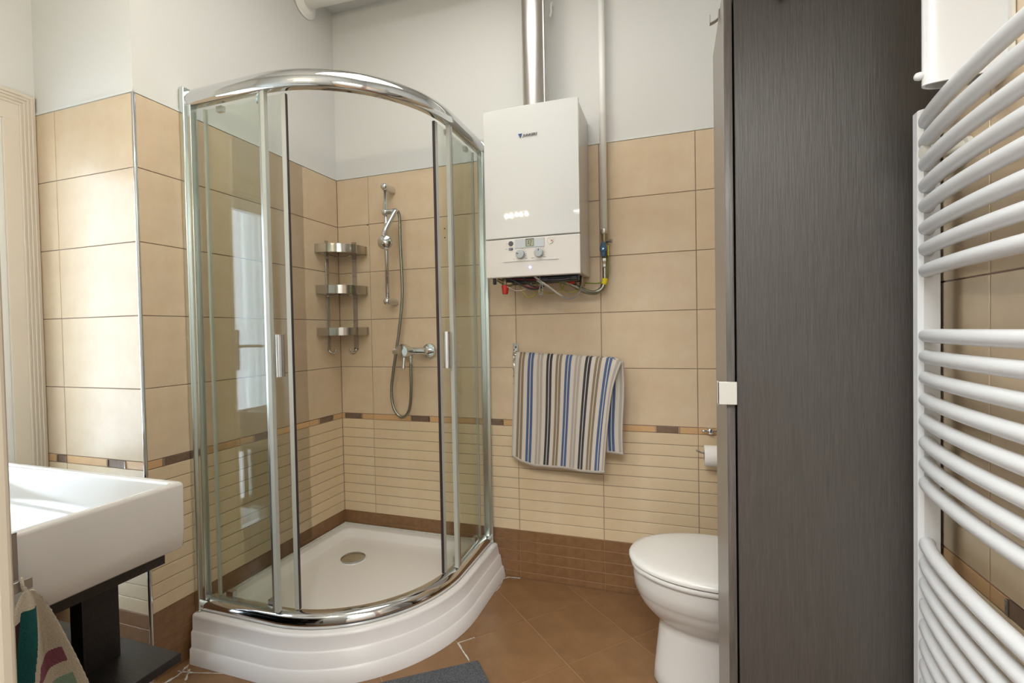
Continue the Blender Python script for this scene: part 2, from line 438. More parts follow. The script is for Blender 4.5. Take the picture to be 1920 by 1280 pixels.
hp = box('handle_plate', XL-0.02, XL-0.012, -1.535, -1.505, 1.0, 1.22, 'steel', d2, bev=0.003)
tube('door_handle', [(XL-0.015, -1.52, 1.13), (XL+0.03, -1.52, 1.13), (XL+0.035, -1.54, 1.13), (XL+0.035, -1.64, 1.128)], 0.008, 'steel', d2)
loft('curtain', [[(XL-0.16+0.012*math.sin(y*120), y, z) for y in [-1.86+0.72*i/60 for i in range(61)]]+
                 [(XL-0.162+0.012*math.sin(y*120), y, z) for y in [-1.14-0.72*i/60 for i in range(61)]] for z in (0.02, 1.98)], 'curtain', d2)

# floor: grout bed, diagonal tiles clipped to the room
fl = struct(box('floor', XL-0.3, XR+0.2, -4.2, 0.2, -0.12, -0.0012, 'floor_grout'))
box('hall_floor', XL, XR, -4.2, YF, -0.004, 0.0, 'hall_floor', fl)
def clip(poly, n, d):
    out = []
    for i in range(len(poly)):
        a, b = poly[i], poly[(i+1) % len(poly)]
        fa, fb = a[0]*n[0]+a[1]*n[1]-d, b[0]*n[0]+b[1]*n[1]-d
        if fa >= 0: out.append(a)
        if (fa >= 0) != (fb >= 0):
            t = fa/(fa-fb); out.append((a[0]+(b[0]-a[0])*t, a[1]+(b[1]-a[1])*t))
    return out
ang, SZ, fx, fy = 0.80709, 0.2985, 1.12371, -0.31917
ca, sa = math.cos(ang), math.sin(ang)
for i in range(-9, 9):
    for j in range(-9, 9):
        h = 0.0014
        q = [(i+h/SZ, j+h/SZ), (i+1-h/SZ, j+h/SZ), (i+1-h/SZ, j+1-h/SZ), (i+h/SZ, j+1-h/SZ)]
        poly = [(fx+SZ*(a*ca+b*sa), fy+SZ*(a*sa-b*ca)) for a, b in q]
        for n, d in (((1, 0), XL+0.001), ((-1, 0), -XR+0.001), ((0, 1), YF), ((0, -1), 0.001)):
            poly = clip(poly, n, d)
            if len(poly) < 3: break
        if len(poly) < 3: continue
        if all(x < 0 and y > YP for x, y in poly): continue
        A = abs(sum(poly[k][0]*poly[(k+1) % len(poly)][1]-poly[(k+1) % len(poly)][0]*poly[k][1] for k in range(len(poly))))/2
        if A < 0.0004: continue
        prism('floor_tile', poly, -0.0012, 0.0, 'floor_tile', fl)
# white silicone smears on the floor joints by the shower tray
def smear(pts, w, parent=fl):
    bm = bmesh.new(); P = [Vector((x, y, 0.0006)) for x, y in pts]; L = []; 
    Q = []
    for a, b in zip(P, P[1:]):
        for k in range(8): Q.append(a.lerp(b, k/8))
    Q.append(P[-1])
    for i, p in enumerate(Q):
        t = (Q[min(i+1, len(Q)-1)]-Q[max(i-1, 0)]).normalized(); n = Vector((-t.y, t.x, 0))
        ww = w*random.uniform(0.35, 1.1); L.append((bm.verts.new(p+n*ww), bm.verts.new(p-n*ww*random.uniform(0.3, 1))))
    for a, b in zip(L, L[1:]): bm.faces.new((a[0], b[0], b[1], a[1]))
    r = bmesh.ops.extrude_face_region(bm, geom=list(bm.faces))
    for v in r['geom']:
        if isinstance(v, bmesh.types.BMVert): v.co.z += 0.0012
    bmesh.ops.recalc_face_normals(bm, faces=bm.faces)
    recentre(link('sealant_smear', bm_mesh(bm), 'sealant', parent))
d1 = Vector((ca, sa)); d2v = Vector((sa, -ca)); o1 = Vector((fx, fy))-d1*SZ   # joint crossing by the tray
smear([o1+d1*0.0, o1+d1*0.07], 0.0035); smear([o1, o1+d2v*0.11], 0.005)
smear([(0.915, -0.04), (0.945, -0.012), (1.0, -0.006)], 0.004)
smear([(0.925, -0.05), (0.932, -0.10), (0.928, -0.15)], 0.003)
smear([(0.03, -0.965), (0.09, -0.955), (0.2, -0.925)], 0.004)
smear([(0.035, -0.93), (0.05, -0.98), (0.04, -1.05)], 0.006); smear([(0.06, -0.945), (0.10, -0.99)], 0.004)

# ------------------------------------------------------------ shower tray
CX = 0.35
def outline(r, ins=0.0, cr0=0.002, cr1=0.002, z=0.0, na=40, nc=8, insl=None):
    """closed loop: wall corner, left tip, quarter arc, right tip"""
    R = r; x0 = ins; y0 = -ins; yl = -(CX+R); xr = CX+R; pts = []
    def arc(cx, cy, rr, a0, a1, n):
        for k in range(n+1):
            a = a0+(a1-a0)*k/n; pts.append((cx+rr*math.cos(a), cy+rr*math.sin(a), z))
    arc(x0+cr0, y0-cr0, cr0, PI/2, PI, nc)
    xl = x0 if insl is None else insl
    arc(xl+cr1, yl+cr1, cr1, PI, 1.5*PI, nc)
    arc(CX, -CX, R, 1.5*PI, 2*PI, na)
    arc(xr-cr1, y0-cr1, cr1, 0, PI/2, nc)
    return pts
TZ = 0.155
tr = thing('shower_tray', 'white quadrant shower tray with ribbed curved skirt and chrome drain cover', 'shower tray', (0.45, -0.45, 0))
skirt = [(0.0, .575), (.047, .566), (.050, .561), (.053, .5585), (.100, .551), (.103, .546), (.106, .5435), (.146, .537), (.152, .535), (.155, .530)]
loft('skirt', [outline(r, 0.003, z=z, insl=0.003+0.20*(.155-z)) for z, r in skirt]+[outline(.528, 0.003, z=.156)], 'skirt_acrylic', tr, deg=60)
basin = [(.156, .5285, .003, .002, .002), (.157, .50, .006, .003, .003), (.158, .475, .012, .004, .004), (.158, .440, .044, .04, .02), (.1565, .434, .051, .05, .03),
         (.150, .431, .056, .055, .035), (.129, .422, .066, .062, .045), (.1225, .405, .082, .075, .05), (.119, .35, .13, .08, .06), (.116, .22, .20, .06, .05)]
loft('basin', [outline(r, i, a, b, z) for z, r, i, a, b in basin], 'acrylic', tr, cap1=True, deg=60)
dr = lathe('drain_cover', [(0, 0.050), (0.004, 0.057), (0.0075, 0.0565), (0.0105, 0.052), (0.0125, 0.035), (0.013, 0.0)], (0.25, -0.268, 0.1155), (0, 0, 1), 'chrome_satin', tr, 48)
lathe('drain_ring', [(0, 0.064), (0.0015, 0.063), (0.002, 0.058), (0.0015, 0.0)], (0.25, -0.268, 0.1155), (0, 0, 1), 'acrylic', tr, 48)
tube('sealant_bead', [(0.006, -0.87, 0.160), (0.006, -0.3, 0.160), (0.006, -0.006, 0.160), (0.3, -0.006, 0.160), (0.87, -0.006, 0.160)], 0.006, 'sealant', tr, 8, 0)
# limescale band just above the tray
random.seed(3)

# ------------------------------------------------------------ shower enclosure
en = thing('shower_enclosure', 'curved chrome and glass quadrant shower enclosure standing on white tray, doors open', 'shower enclosure', (0.45, -0.45, TZ))
ZB, ZT = 0.205, 2.03
def path(r, s0, s1, n=None):
    """points along the front line of radius r; s measured from the left wall"""
    Ls = CX; La = r*PI/2; tot = 2*Ls+La; out = []
    n = n or max(2, int((s1-s0)/0.012))
    for k in range(n+1):
        s = s0+(s1-s0)*k/n
        if s < Ls: p = (s, -(CX+r)); t = (0, -1)
        elif s < Ls+La: a = (s-Ls)/r; p = (CX+r*math.sin(a), -CX-r*math.cos(a)); t = (math.sin(a), -math.cos(a))
        else: p = (CX+r, -CX+(s-Ls-La)); t = (1, 0)
        out.append((Vector((p[0], p[1], 0)), Vector((t[0], t[1], 0))))
    return out
def tot(r): return 2*CX+r*PI/2
def sweep(name, r, s0, s1, prof, m, parent, deg=40, label=None, n=None):
    """prof: closed loop of (outward offset, z)"""
    loops = [[p+t*d+Vector((0, 0, z)) for d, z in prof] for p, t in path(r, s0, s1, n)]
    return loft(name, loops, m, parent, True, True, deg=deg, label=label)
rail_top = [(-.010, 2.030), (.010, 2.030), (.018, 2.034), (.0225, 2.044), (.0245, 2.060), (.0225, 2.074), (.015, 2.086), (.004, 2.096), (-.010, 2.096)]
sweep('top_rail', .492, 0.012, tot(.492)-0.012, rail_top, 'chrome', en, deg=50, n=120)
rail_bot = [(-.016, .158), (.026, .158), (.030, .164), (.028, .180), (.020, .194), (.008, .202), (-.004, .205), (-.016, .205)]
sweep('bottom_rail', .482, 0.012, tot(.482)-0.012, rail_bot, 'chrome', en, deg=50, n=120)
for s in (0, 1):
    def P2(a, b, c, d):     # mirror helper: swaps x and -y for the right-hand side
        return (a, b, c, d) if s == 0 else (-d, -c, -b, -a)
    x0, x1, y0, y1 = P2(0.0005, 0.022, -0.872, -0.826); box('wall_profile', x0, x1, y0, y1, .157, 2.100, 'aluminium', en, bev=0.004)
    x0, x1, y0, y1 = P2(0.020, 0.043, -0.862, -0.834); box('wall_profile', x0, x1, y0, y1, .2, 2.035, 'aluminium', en, bev=0.002)
    def sw(name, r, a, b, prof, m, parent, **k):
        if s == 0: return sweep(name, r, a, b, prof, m, parent, **k)
        return sweep(name, r, tot(r)-b, tot(r)-a, prof, m, parent, **k)
    fixed = sw('fixed_panel', .497, .04, .365, [(-.0025, ZB-.002), (.0025, ZB-.002), (.0025, ZT+.004), (-.0025, ZT+.004)], 'shower_glass', en)
    sw('edge_profile', .497, .360, .376, [(-.011, ZB), (.006, ZB), (.006, ZT), (-.011, ZT)], 'seal_clear', en, n=3)
    sw('edge_profile', .497, .353, .361, [(-.005, ZB), (.0065, ZB), (.0065, ZT), (-.005, ZT)], 'aluminium', en, n=3)
    sd = .35+.472*math.radians(9.3)
    door = sw('sliding_door', .472, .075, sd, [(-.0025, ZB+.003), (.0025, ZB+.003), (.0025, ZT-.006), (-.0025, ZT-.006)], 'shower_glass', en)
    sw('door_seal', .472, sd-.006, sd+.010, [(-.006, ZB+.004), (.005, ZB+.004), (.005, ZT-.005), (-.006, ZT-.005)], 'seal_clear', door, n=3)
    sw('magnet_strip', .472, sd+.010, sd+(.0128 if s == 0 else .0150), [(-.0055, ZB+.004), (.0045, ZB+.004), (.0045, ZT-.005), (-.0055, ZT-.005)], 'seal_dark', door, n=2)
    sw('door_seal', .472, .066, .076, [(-.004, ZB+.004), (.006, ZB+.004), (.006, ZT-.005), (-.004, ZT-.005)], 'seal_clear', door, n=2)
    for q in (.14, .33): sw('roller', .472, q-.014, q+.014, [(-.012, ZT-.022), (.004, ZT-.022), (.004, ZT-.002), (-.012, ZT-.002)], 'chrome_satin', door, n=3)
    for q in (.12, .32): sw('roller', .472, q-.016, q+.016, [(-.014, ZB), (.004, ZB), (.004, ZB+.022), (-.014, ZB+.022)], 'chrome_satin', door, n=3)
    pr = [(.004+.014*math.sin(PI*k/8), 0) for k in range(9)]
    # curved bar handle
    sh = sd-.036
    pts = path(.472, sh-.016, sh+.016, 8)
    def hp_(z):
        lp = [p+t*(.006+.018*math.sin(PI*(i+.001)/8)) for i, (p, t) in enumerate(pts)]+[pts[-1][0]+pts[-1][1]*.004, pts[0][0]+pts[0][1]*.004]
        if s: lp = [Vector((-v.y, -v.x, 0)) for v in lp]
        return [v+Vector((0, 0, z)) for v in lp]
    loft('handle', [hp_(1.038), hp_(1.187)], 'chrome', door, True, True, deg=50)

# ------------------------------------------------------------ shower rail, hand shower, hose, mixer
sr = thing('shower_rail', 'vertical chrome riser rail on tiled shower wall holding the hand shower', 'shower rail', (0.346, -0.07, 1.34))
tube('pole', [(0.346, -0.07, 1.345), (0.346, -0.07, 1.92)], 0.0095, 'chrome', sr, 20, 0)
for z in (1.345, 1.918):
    lathe('wall_mount', [(0, 0.0185), (0.004, 0.0195), (0.045, 0.0165), (0.07, 0.016)], (0.346, -0.001, z), (0, -1, 0), 'chrome', sr)
    ball('mount_cap', (0.346, -0.076, z), 0.0185, 'chrome', sr)
ball('slider', (0.346, -0.075, 1.79), 0.0175, 'chrome', sr)
lathe('slider', [(0, 0.014), (0.03, 0.0125), (0.045, 0.0135), (0.055, 0.010)], (0.352, -0.072, 1.792), (1, 0.05, 0.02), 'chrome', sr)
hs = thing('hand_shower', 'chrome hand shower with round head hanging from the riser rail slider', 'shower head', (0.38, -0.10, 1.63))
tube('shower_handle', [(0.408, -0.068, 1.800), (0.404, -0.080, 1.785), (0.390, -0.105, 1.735), (0.378, -0.125, 1.69), (0.374, -0.135, 1.655)], 0.0115, 'chrome', hs, 16, 8, rs=lambda t: 0.0105+0.004*t)
lathe('shower_head', [(-0.030, 0.010), (-0.025, 0.026), (-0.012, 0.034), (0.003, 0.0355), (0.012, 0.034), (0.022, 0.022), (0.026, 0.012), (0.030, 0.001)],
      (0.376, -0.128, 1.630), (0.25, -0.95, -0.1), 'chrome', hs, 40)
hz = tag(tube('shower_hose', [(0.410, -0.062, 1.795), (0.414, -0.052, 1.76), (0.411, -0.045, 1.62), (0.412, -0.04, 1.50), (0.411, -0.04, 1.36), (0.388, -0.04, 1.19), (0.355, -0.04, 1.02),
     (0.336, -0.04, 0.89), (0.352, -0.045, 0.80), (0.402, -0.05, 0.757), (0.446, -0.055, 0.80), (0.462, -0.06, 0.90), (0.4635, -0.06, 1.0), (0.4635, -0.06, 1.03)], 0.0075, 'hose_steel', None, 12, 10),
     'ribbed metal shower hose looping from hand shower down to the mixer tap', 'hose')
mx = thing('shower_mixer', 'chrome single-lever shower mixer on the back wall, hose hanging below', 'mixer tap', (0.46, -0.06, 1.094))
for x in (0.392, 0.542):
    lathe('rosette', [(0, 0.036), (0.012, 0.036), (0.018, 0.034), (0.019, 0.024)], (x, -0.001, 1.094), (0, -1, 0), 'chrome', mx, 40)
    lathe('inlet', [(0, 0.016), (0.050, 0.016)], (x, -0.012, 1.094), (0, -1, 0), 'chrome', mx)
lathe('body', [(0, 0.012), (0.003, 0.017), (0.055, 0.0175), (0.06, 0.0195), (0.12, 0.0195), (0.125, 0.0175), (0.183, 0.017), (0.186, 0.012)], (0.370, -0.066, 1.094), (1, 0, 0), 'chrome', mx)
lathe('cartridge', [(0, 0.021), (0.022, 0.0215), (0.026, 0.0295), (0.066, 0.0305), (0.073, 0.028), (0.076, 0.0)], (0.463, -0.066, 1.094), (0, -1, 0.03), 'chrome', mx, 36)
tube('lever', [(0.463, -0.118, 1.075), (0.463, -0.122, 1.055), (0.463, -0.126, 1.03), (0.463, -0.129, 1.008)], 0.0085, 'chrome', mx, 14)
lathe('outlet', [(0, 0.010), (0.006, 0.010), (0.008, 0.013), (0.016, 0.013), (0.018, 0.0105), (0.042, 0.009)], (0.4635, -0.06, 1.078), (0, 0, -1), 'chrome', mx)

# ------------------------------------------------------------ corner shelf
cs = thing('corner_shelf', 'three-tier steel corner shelf with hooks hung in the shower corner', 'shelf', (0.06, -0.06, 1.18))
def quarter(r, z, n=24, ins=0.002, e=0.9):
    out = []
    for k in range(n+1):
        a = PI/2*k/n
        # flattened bulge: straight sides into an arc
        out.append(Vector((ins+r*abs(math.sin(a))**e, -ins-r*abs(math.cos(a))**e, z)))
    return out
for z0, z1 in ((1.599, 1.642), (1.391, 1.434), (1.179, 1.219)):
    t = loft('tier', [quarter(.182, z0)+quarter(.179, z0)[::-1], quarter(.182, z1)+quarter(.179, z1)[::-1]], 'steel_plate', cs, True, True, deg=50)
    loft('tier_plate', [[Vector((.002, -.002, zz))]+quarter(.179, zz) for zz in (z0+.002, z0+.004)], 'steel_plate', t, True, True, deg=50)
    for s in (0, 1):
        b = (0.0005, 0.0025, -.181, -.01) if s == 0 else (.01, .183, -0.0025, -0.0005)
        box('tier_edge', *b, z0, z0+.014, 'steel_plate', t)
for s in (0, 1):
    a = box('hanging_strip', *((0.0008, 0.0035, -.108, -.083) if s == 0 else (.088, .115, -0.0035, -0.0008)), 1.10, 1.672, 'steel_plate', cs)
    c = -.0955 if s == 0 else .1015
    pts = [(0.003, 1.105), (0.006, 1.094), (0.020, 1.088), (0.033, 1.095), (0.036, 1.108)]
    if s == 0: tube('hook', [(d, c+.3*d, z) for d, z in pts], 0.0055, 'chrome_satin', cs, 10)
    else: tube('hook', [(c-.3*d, -d, z) for d, z in pts], 0.0055, 'chrome_satin', cs, 10)

# ------------------------------------------------------------ boiler
bo = thing('boiler', 'white wall-hung gas boiler with two knobs and small display beside shower', 'boiler', (1.155, -0.12, 1.41))
BX0, BX1, BY = 0.952, 1.357, -0.25
box('body', BX0+.002, BX1-.002, -0.225, -0.001, 1.418, 2.113, 'boiler_body', bo, bev=0.004)
def front_panel(name, z0, z1, m, bulge=0.004, dz=0.0):
    n = 12; 
    loops = []
    for z in (z0, z0+.003, z1-.003, z1):
        e = 0.003 if z in (z0, z1) else 0
        lp = []
        for k in range(n+1):
            u = k/n; lp.append(Vector((BX0+(BX1-BX0)*u, BY-bulge*(1-(2*u-1)**2)+e+0.002, z+(dz*(1-(2*u-1)**2) if z < z0+.01 else 0))))
        lp[0].x += e*.5; lp[-1].x -= e*.5
        lp += [Vector((BX1, -0.222, z)), Vector((BX0, -0.222, z))]
        loops.append(lp)
    return loft(name, loops, m, bo, True, True, deg=40)
fp = front_panel('front_panel', 1.575, 2.116, 'enamel')
cp = front_panel('control_panel', 1.411, 1.571, 'control_panel')
YQ = BY-.0045
box('display_panel', 1.085, 1.211, YQ, YQ+.004, 1.529, 1.566, 'panel_grey', bo, bev=.001)
lc = box('lcd', 1.132, 1.167, YQ-.001, YQ+.003, 1.534, 1.565, 'black', bo)
box('lcd_glass', 1.1345, 1.166, YQ-.0015, YQ+.001, 1.535, 1.562, 'lcd', lc)
RX = Matrix.Rotation(PI/2, 3, 'X')
text('lcd_digits', '27', .020, (1.1395, YQ-.0018, 1.5435), RX, 'lcd_ink', lc, .0002)
lathe('lcd_symbol', [(0, .0022), (.0004, .0022)], (1.152, YQ-.0015, 1.5395), (0, -1, 0), 'lcd_ink', lc, 12)
def clockknob(cx, cz, ang, r=.0185):
    k = lathe('knob', [(0, r*1.02), (.008, r*1.0), (.0145, r*.95), (.016, r*.88), (.0165, 0)], (cx, YQ+.003, cz), (0, -1, 0), 'knob_grey', bo, 40)
    a = math.radians(ang); dx, dz = math.sin(a), math.cos(a)
    bm = bmesh.new(); add_box(bm, -.0016, .0016, -.0004, .0004, r*.35, r*.82)
    me = bm_mesh(bm); me.transform(Matrix.Translation((cx, YQ-.0138, cz)) @ Matrix.Rotation(a, 4, 'Y')); recentre(link('knob_mark', me, 'dark_blue', k))
    bm = bmesh.new()
    for i in range(13):
        b = math.radians(-132+22*i)
        bm2 = bmesh.new(); add_box(bm2, -.0006, .0006, -.0002, .0002, r*1.22, r*(1.42 if i > 6 else 1.3)); m2 = bm_mesh(bm2)
        m2.transform(Matrix.Translation((cx, YQ+.0012, cz)) @ Matrix.Rotation(b, 4, 'Y')); bm.from_mesh(m2); bpy.data.meshes.remove(m2)
    o = recentre(link('dial_scale', bm_mesh(bm), 'print_grey', bo))
    text('dial_print', 'min' if ang > -30 else '*', .007, (cx-r*1.75, YQ+.001, cz-r*1.15), RX, 'print_grey', bo, .0002)
    text('dial_print', 'max', .007, (cx+r*.95, YQ+.001, cz-r*1.05), RX, 'print_grey', bo, .0002)
clockknob(1.109, 1.503, -75); clockknob(1.188, 1.504, 8)
ga = lathe('pressure_gauge', [(0, .0125), (.003, .0125), (.003, .0108), (.0015, .0105), (.0015, 0)], (1.236, YQ+.003, 1.551), (0, -1, 0), 'chrome_satin', bo, 32)
lathe('gauge_face', [(0, .0105), (.0007, .0105)], (1.236, YQ+.0012, 1.551), (0, -1, 0), 'paper', ga, 32)
box('gauge_needle', 1.2355, 1.2365, YQ-.0003, YQ+.0002, 1.545, 1.559, 'lcd_ink', ga)
box('gauge_zone', 1.241, 1.245, YQ-.0002, YQ+.0003, 1.546, 1.554, 'red_plastic', ga)
bt = lathe('power_button', [(0, .0088), (.002, .0088), (.0025, .0065), (.0028, 0)], (1.066, YQ+.002, 1.5505), (0, -1, 0), 'print_grey', bo, 28)
lathe('button_ring', [(0, .0105), (.0012, .0105)], (1.066, YQ+.003, 1.5505), (0, -1, 0), 'dark_blue', bt, 28)
eb = box('eco_button', 1.057, 1.075, YQ-.001, YQ+.002, 1.5235, 1.5325, 'dark_blue', bo, bev=.001)
text('button_print', 'eco', .007, (1.0595, YQ-.0012, 1.526), RX, 'paper', eb, .0002)
text('panel_print', 'O', .006, (1.046, YQ+.001, 1.548), RX, 'print_grey', bo, .0002)
text('panel_print', 'eco', .0055, (1.043, YQ+.001, 1.527), RX, 'print_grey', bo, .0002)
lathe('led', [(-.002, .0045), (.0015, .004), (.003, .001)], (1.148, YQ+.002, 1.447), (0, -1, 0), 'led_blue', bo, 20)
box('panel_step', 1.03, 1.27, YQ+.0002, YQ+.003, 1.4745, 1.4755, 'panel_grey', bo)
# emblem and name on the front
bm = bmesh.new()
tri = [(1.107, 2.0), (1.124, 2.0), (1.1165, 1.982)]
a = [bm.verts.new((x, YQ-.0002, z)) for x, z in tri]; b = [bm.verts.new((x, YQ+.003, z)) for x, z in tri]
bm.faces.new(a); bm.faces.new(b[::-1])
for i in range(3): bm.faces.new((a[i], b[i], b[(i+1) % 3], a[(i+1) % 3]))
bmesh.ops.recalc_face_normals(bm, faces=bm.faces)
em = recentre(link('emblem', bm_mesh(bm), 'logo_blue', bo))
text('lettering', 'JUNKERS', .0135, (1.127, YQ-.0002, 1.986), RX, 'print_grey', bo, .0008, shear=0.35, sx=1.12, bold=0.0002)
# underside pipework
def pipe(pts, r, m, seg=8, name='wire', label=None): return tube(name, pts, r, m, bo, seg, 8, label)
box('manifold', 1.0, 1.33, -0.19, -0.06, 1.395, 1.418, 'rubber', bo, bev=.004)
box('manifold', 1.16, 1.34, -0.21, -0.17, 1.388, 1.412, 'wire_black', bo, bev=.006)
pipe([(.985, -.2, 1.41), (1.0, -.19, 1.40), (1.015, -.18, 1.395)], .009, 'brass', 12, 'valve')
lathe('relief_valve', [(0, .014), (.012, .016), (.02, .016), (.028, .013)], (1.012, -.18, 1.412), (0, 0, -1), 'brass', bo, 20)
lathe('relief_valve', [(0, .013), (.03, .014), (.034, .011)], (1.012, -.18, 1.392), (1, 0.2, 0), 'brass', bo, 20)
lathe('red_cap', [(0, .0155), (.004, .016), (.036, .0125), (.038, .010)], (1.012, -.18, 1.384), (0, 0, -1), 'red_plastic', bo, 20)
box('bracket', .975, .988, -.235, -.22, 1.385, 1.412, 'black', bo, bev=.003)
for p, r, m in [([(1.03, -.2, 1.412), (1.08, -.2, 1.392), (1.13, -.2, 1.366), (1.18, -.19, 1.368), (1.19, -.18, 1.395)], .004, 'wire_black'),
                ([(1.05, -.21, 1.41), (1.10, -.21, 1.378), (1.15, -.2, 1.360), (1.19, -.19, 1.375), (1.195, -.18, 1.40)], .004, 'wire_black'),
                ([(1.04, -.21, 1.415), (1.09, -.21, 1.385), (1.15, -.21, 1.365), (1.18, -.2, 1.372)], .0018, 'wire_red'),
                ([(1.05, -.2, 1.408), (1.10, -.2, 1.404), (1.16, -.2, 1.400), (1.22, -.2, 1.40)], .002, 'wire_red'),
                ([(1.07, -.17, 1.40), (1.09, -.17, 1.35), (1.115, -.16, 1.33), (1.145, -.16, 1.345), (1.155, -.16, 1.39)], .0035, 'wire_yellow'),
                ([(1.14, -.14, 1.40), (1.16, -.14, 1.36), (1.20, -.13, 1.345), (1.25, -.12, 1.355), (1.27, -.12, 1.40)], .003, 'wire_yellow'),
                ([(1.24, -.12, 1.40), (1.25, -.11, 1.365), (1.28, -.1, 1.35), (1.32, -.1, 1.355), (1.34, -.1, 1.39)], .003, 'wire_yellow'),
                ([(1.155, -.215, 1.413), (1.20, -.2, 1.378), (1.24, -.18, 1.345), (1.27, -.15, 1.322)], .0042, 'wire_white'),
                ([(1.165, -.215, 1.395), (1.21, -.2, 1.365), (1.25, -.17, 1.335), (1.29, -.14, 1.318), (1.325, -.12, 1.34), (1.335, -.1, 1.39)], .003, 'wire_grey'),
                ([(1.178, -.215, 1.413), (1.180, -.21, 1.38), (1.174, -.21, 1.345), (1.185, -.21, 1.335), (1.190, -.21, 1.36), (1.182, -.21, 1.39)], .0022, 'wire_grey'),
                ([(1.19, -.2, 1.40), (1.24, -.21, 1.395), (1.29, -.21, 1.395), (1.33, -.2, 1.408), (1.35, -.2, 1.42)], .006, 'wire_black'),
                ([(1.02, -.19, 1.38), (1.06, -.18, 1.36), (1.10, -.17, 1.365), (1.13, -.17, 1.39)], .002, 'wire_white'),
                ([(1.10, -.2, 1.41), (1.13, -.2, 1.38), (1.17, -.2, 1.37), (1.19, -.19, 1.40)], .0035, 'wire_black')]:
    pipe(p, r, m)
lathe('red_knob', [(0, .008), (.022, .009), (.024, .006)], (1.285, -.13, 1.39), (1, 0, 0), 'red_plastic', bo, 16)
for x in (1.30, 1.335): lathe('pipe_stub', [(0, .009), (.03, .009), (.032, .012), (.045, .012)], (x, -.09, 1.42), (0, 0, -1), 'brass', bo, 16)

# gas pipe, valve, flexible hose
gp = thing('gas_pipe', 'white gas pipe running down the wall to a blue lever valve', 'pipe', (1.4265, -0.04, 1.44))
tube('pipe', [(1.4275, -.04, ZC), (1.4265, -.04, 1.62)], .0145, 'pipe_white', gp, 24, 0)
lathe('coupling', [(0, .016), (.004, .0185), (.018, .0185), (.022, .016)], (1.4265, -.04, 1.622), (0, 0, -1), 'steel', gp, 12)
lathe('pipe_tail', [(0, .0145), (.030, .0135)], (1.4265, -.04, 1.600), (0, 0, -1), 'brass', gp, 16)
lathe('valve_body', [(0, .013), (.006, .015), (.014, .015), (.018, .018), (.036, .022), (.055, .018), (.064, .014), (.078, .013)], (1.4265, -.04, 1.572), (0, 0, -1), 'brass', gp, 8, flat=True)
lathe('test_nipple', [(0, .006), (.02, .0065), (.022, .008), (.028, .008)], (1.436, -.05, 1.565), (1, -.3, 0), 'chrome_satin', gp, 12)
vl = box('valve_lever', 1.4165, 1.4345, -.070, -.062, 1.498, 1.560, 'blue_plastic', gp, bev=.003)
box('valve_lever', 1.4115, 1.4395, -.072, -.060, 1.518, 1.545, 'blue_plastic', gp, bev=.004)
lathe('lever_screw', [(0, .0045), (.003, .004)], (1.4255, -.071, 1.532), (0, -1, 0), 'chrome_satin', gp, 12)
box('valve_tag', 1.441, 1.446, -.05, -.044, 1.505, 1.55, 'yellow_plastic', gp)
gh = thing('gas_hose', 'grey flexible gas hose with yellow band curving from valve to boiler', 'hose', (1.36, -0.05, 1.35))
tube('hose', [(1.4265, -.04, 1.455), (1.427, -.042, 1.42), (1.426, -.045, 1.395), (1.414, -.05, 1.362), (1.385, -.06, 1.345), (1.345, -.08, 1.352), (1.29, -.10, 1.382), (1.24, -.11, 1.402)], .0105, 'hose_steel', gh, 16, 10)
lathe('hose_nut', [(0, .012), (.014, .0125), (.017, .010), (.036, .0095)], (1.4265, -.04, 1.494), (0, 0, -1), 'chrome_satin', gh, 6, flat=True)
tube('hose_band', [(1.4265, -.043, 1.405), (1.4255, -.0455, 1.392), (1.422, -.047, 1.380)], .0122, 'yellow_plastic', gh, 16, 4)
tag(tube('earth_wire', [(1.442, -.045, 1.555), (1.444, -.04, 1.48), (1.442, -.035, 1.43), (1.43, -.02, 1.40), (1.39, -.03, 1.388), (1.34, -.06, 1.39)], .0026, 'wire_green', None, 8, 8),
    'thin yellow-green earth wire behind the grey gas hose', 'cable')

# flue
fu = thing('flue_pipe', 'brushed steel flue pipe rising from the top of boiler', 'pipe', (1.15, -0.13, 2.11))
lathe('pipe', [(0, .052), (.70, .052)], (1.148, -.13, 2.113), (0, 0, 1), 'steel', fu, 48)
lathe('side_rod', [(0, .006), (.68, .006)], (1.197, -.148, 2.118), (0, 0, 1), 'steel', fu, 10)  # thin upright steel rod along the side of the flue
tube('elbow', [(1.148, -.13, 2.70), (1.148, -.13, 2.76), (1.13, -.135, 2.80), (1.09, -.14, 2.82), (1.03, -.15, 2.825)], .0535, 'steel', fu, 32)
tube('horizontal_pipe', [(1.05, -.15, 2.825), (0.004, -.205, 2.83)], .038, 'pipe_white', fu, 28, 0, label='white horizontal flue section')
lathe('rosette', [(0, .072), (.004, .073), (.007, .068), (.009, .062), (.013, .061), (.015, .055), (.019, .054), (.021, .046), (.026, .044)], (0.0005, -.205, 2.824), (1, 0, 0), 'pipe_white', fu, 48)
hk = tag(tube('ceiling_hook', [(1.205, -.005, 2.66), (1.205, -.03, 2.655), (1.207, -.05, 2.63), (1.207, -.05, 2.60), (1.200, -.045, 2.585)], .005, 'pipe_white', None, 8),
         'small white wall hook beside the steel flue pipe', 'hook')

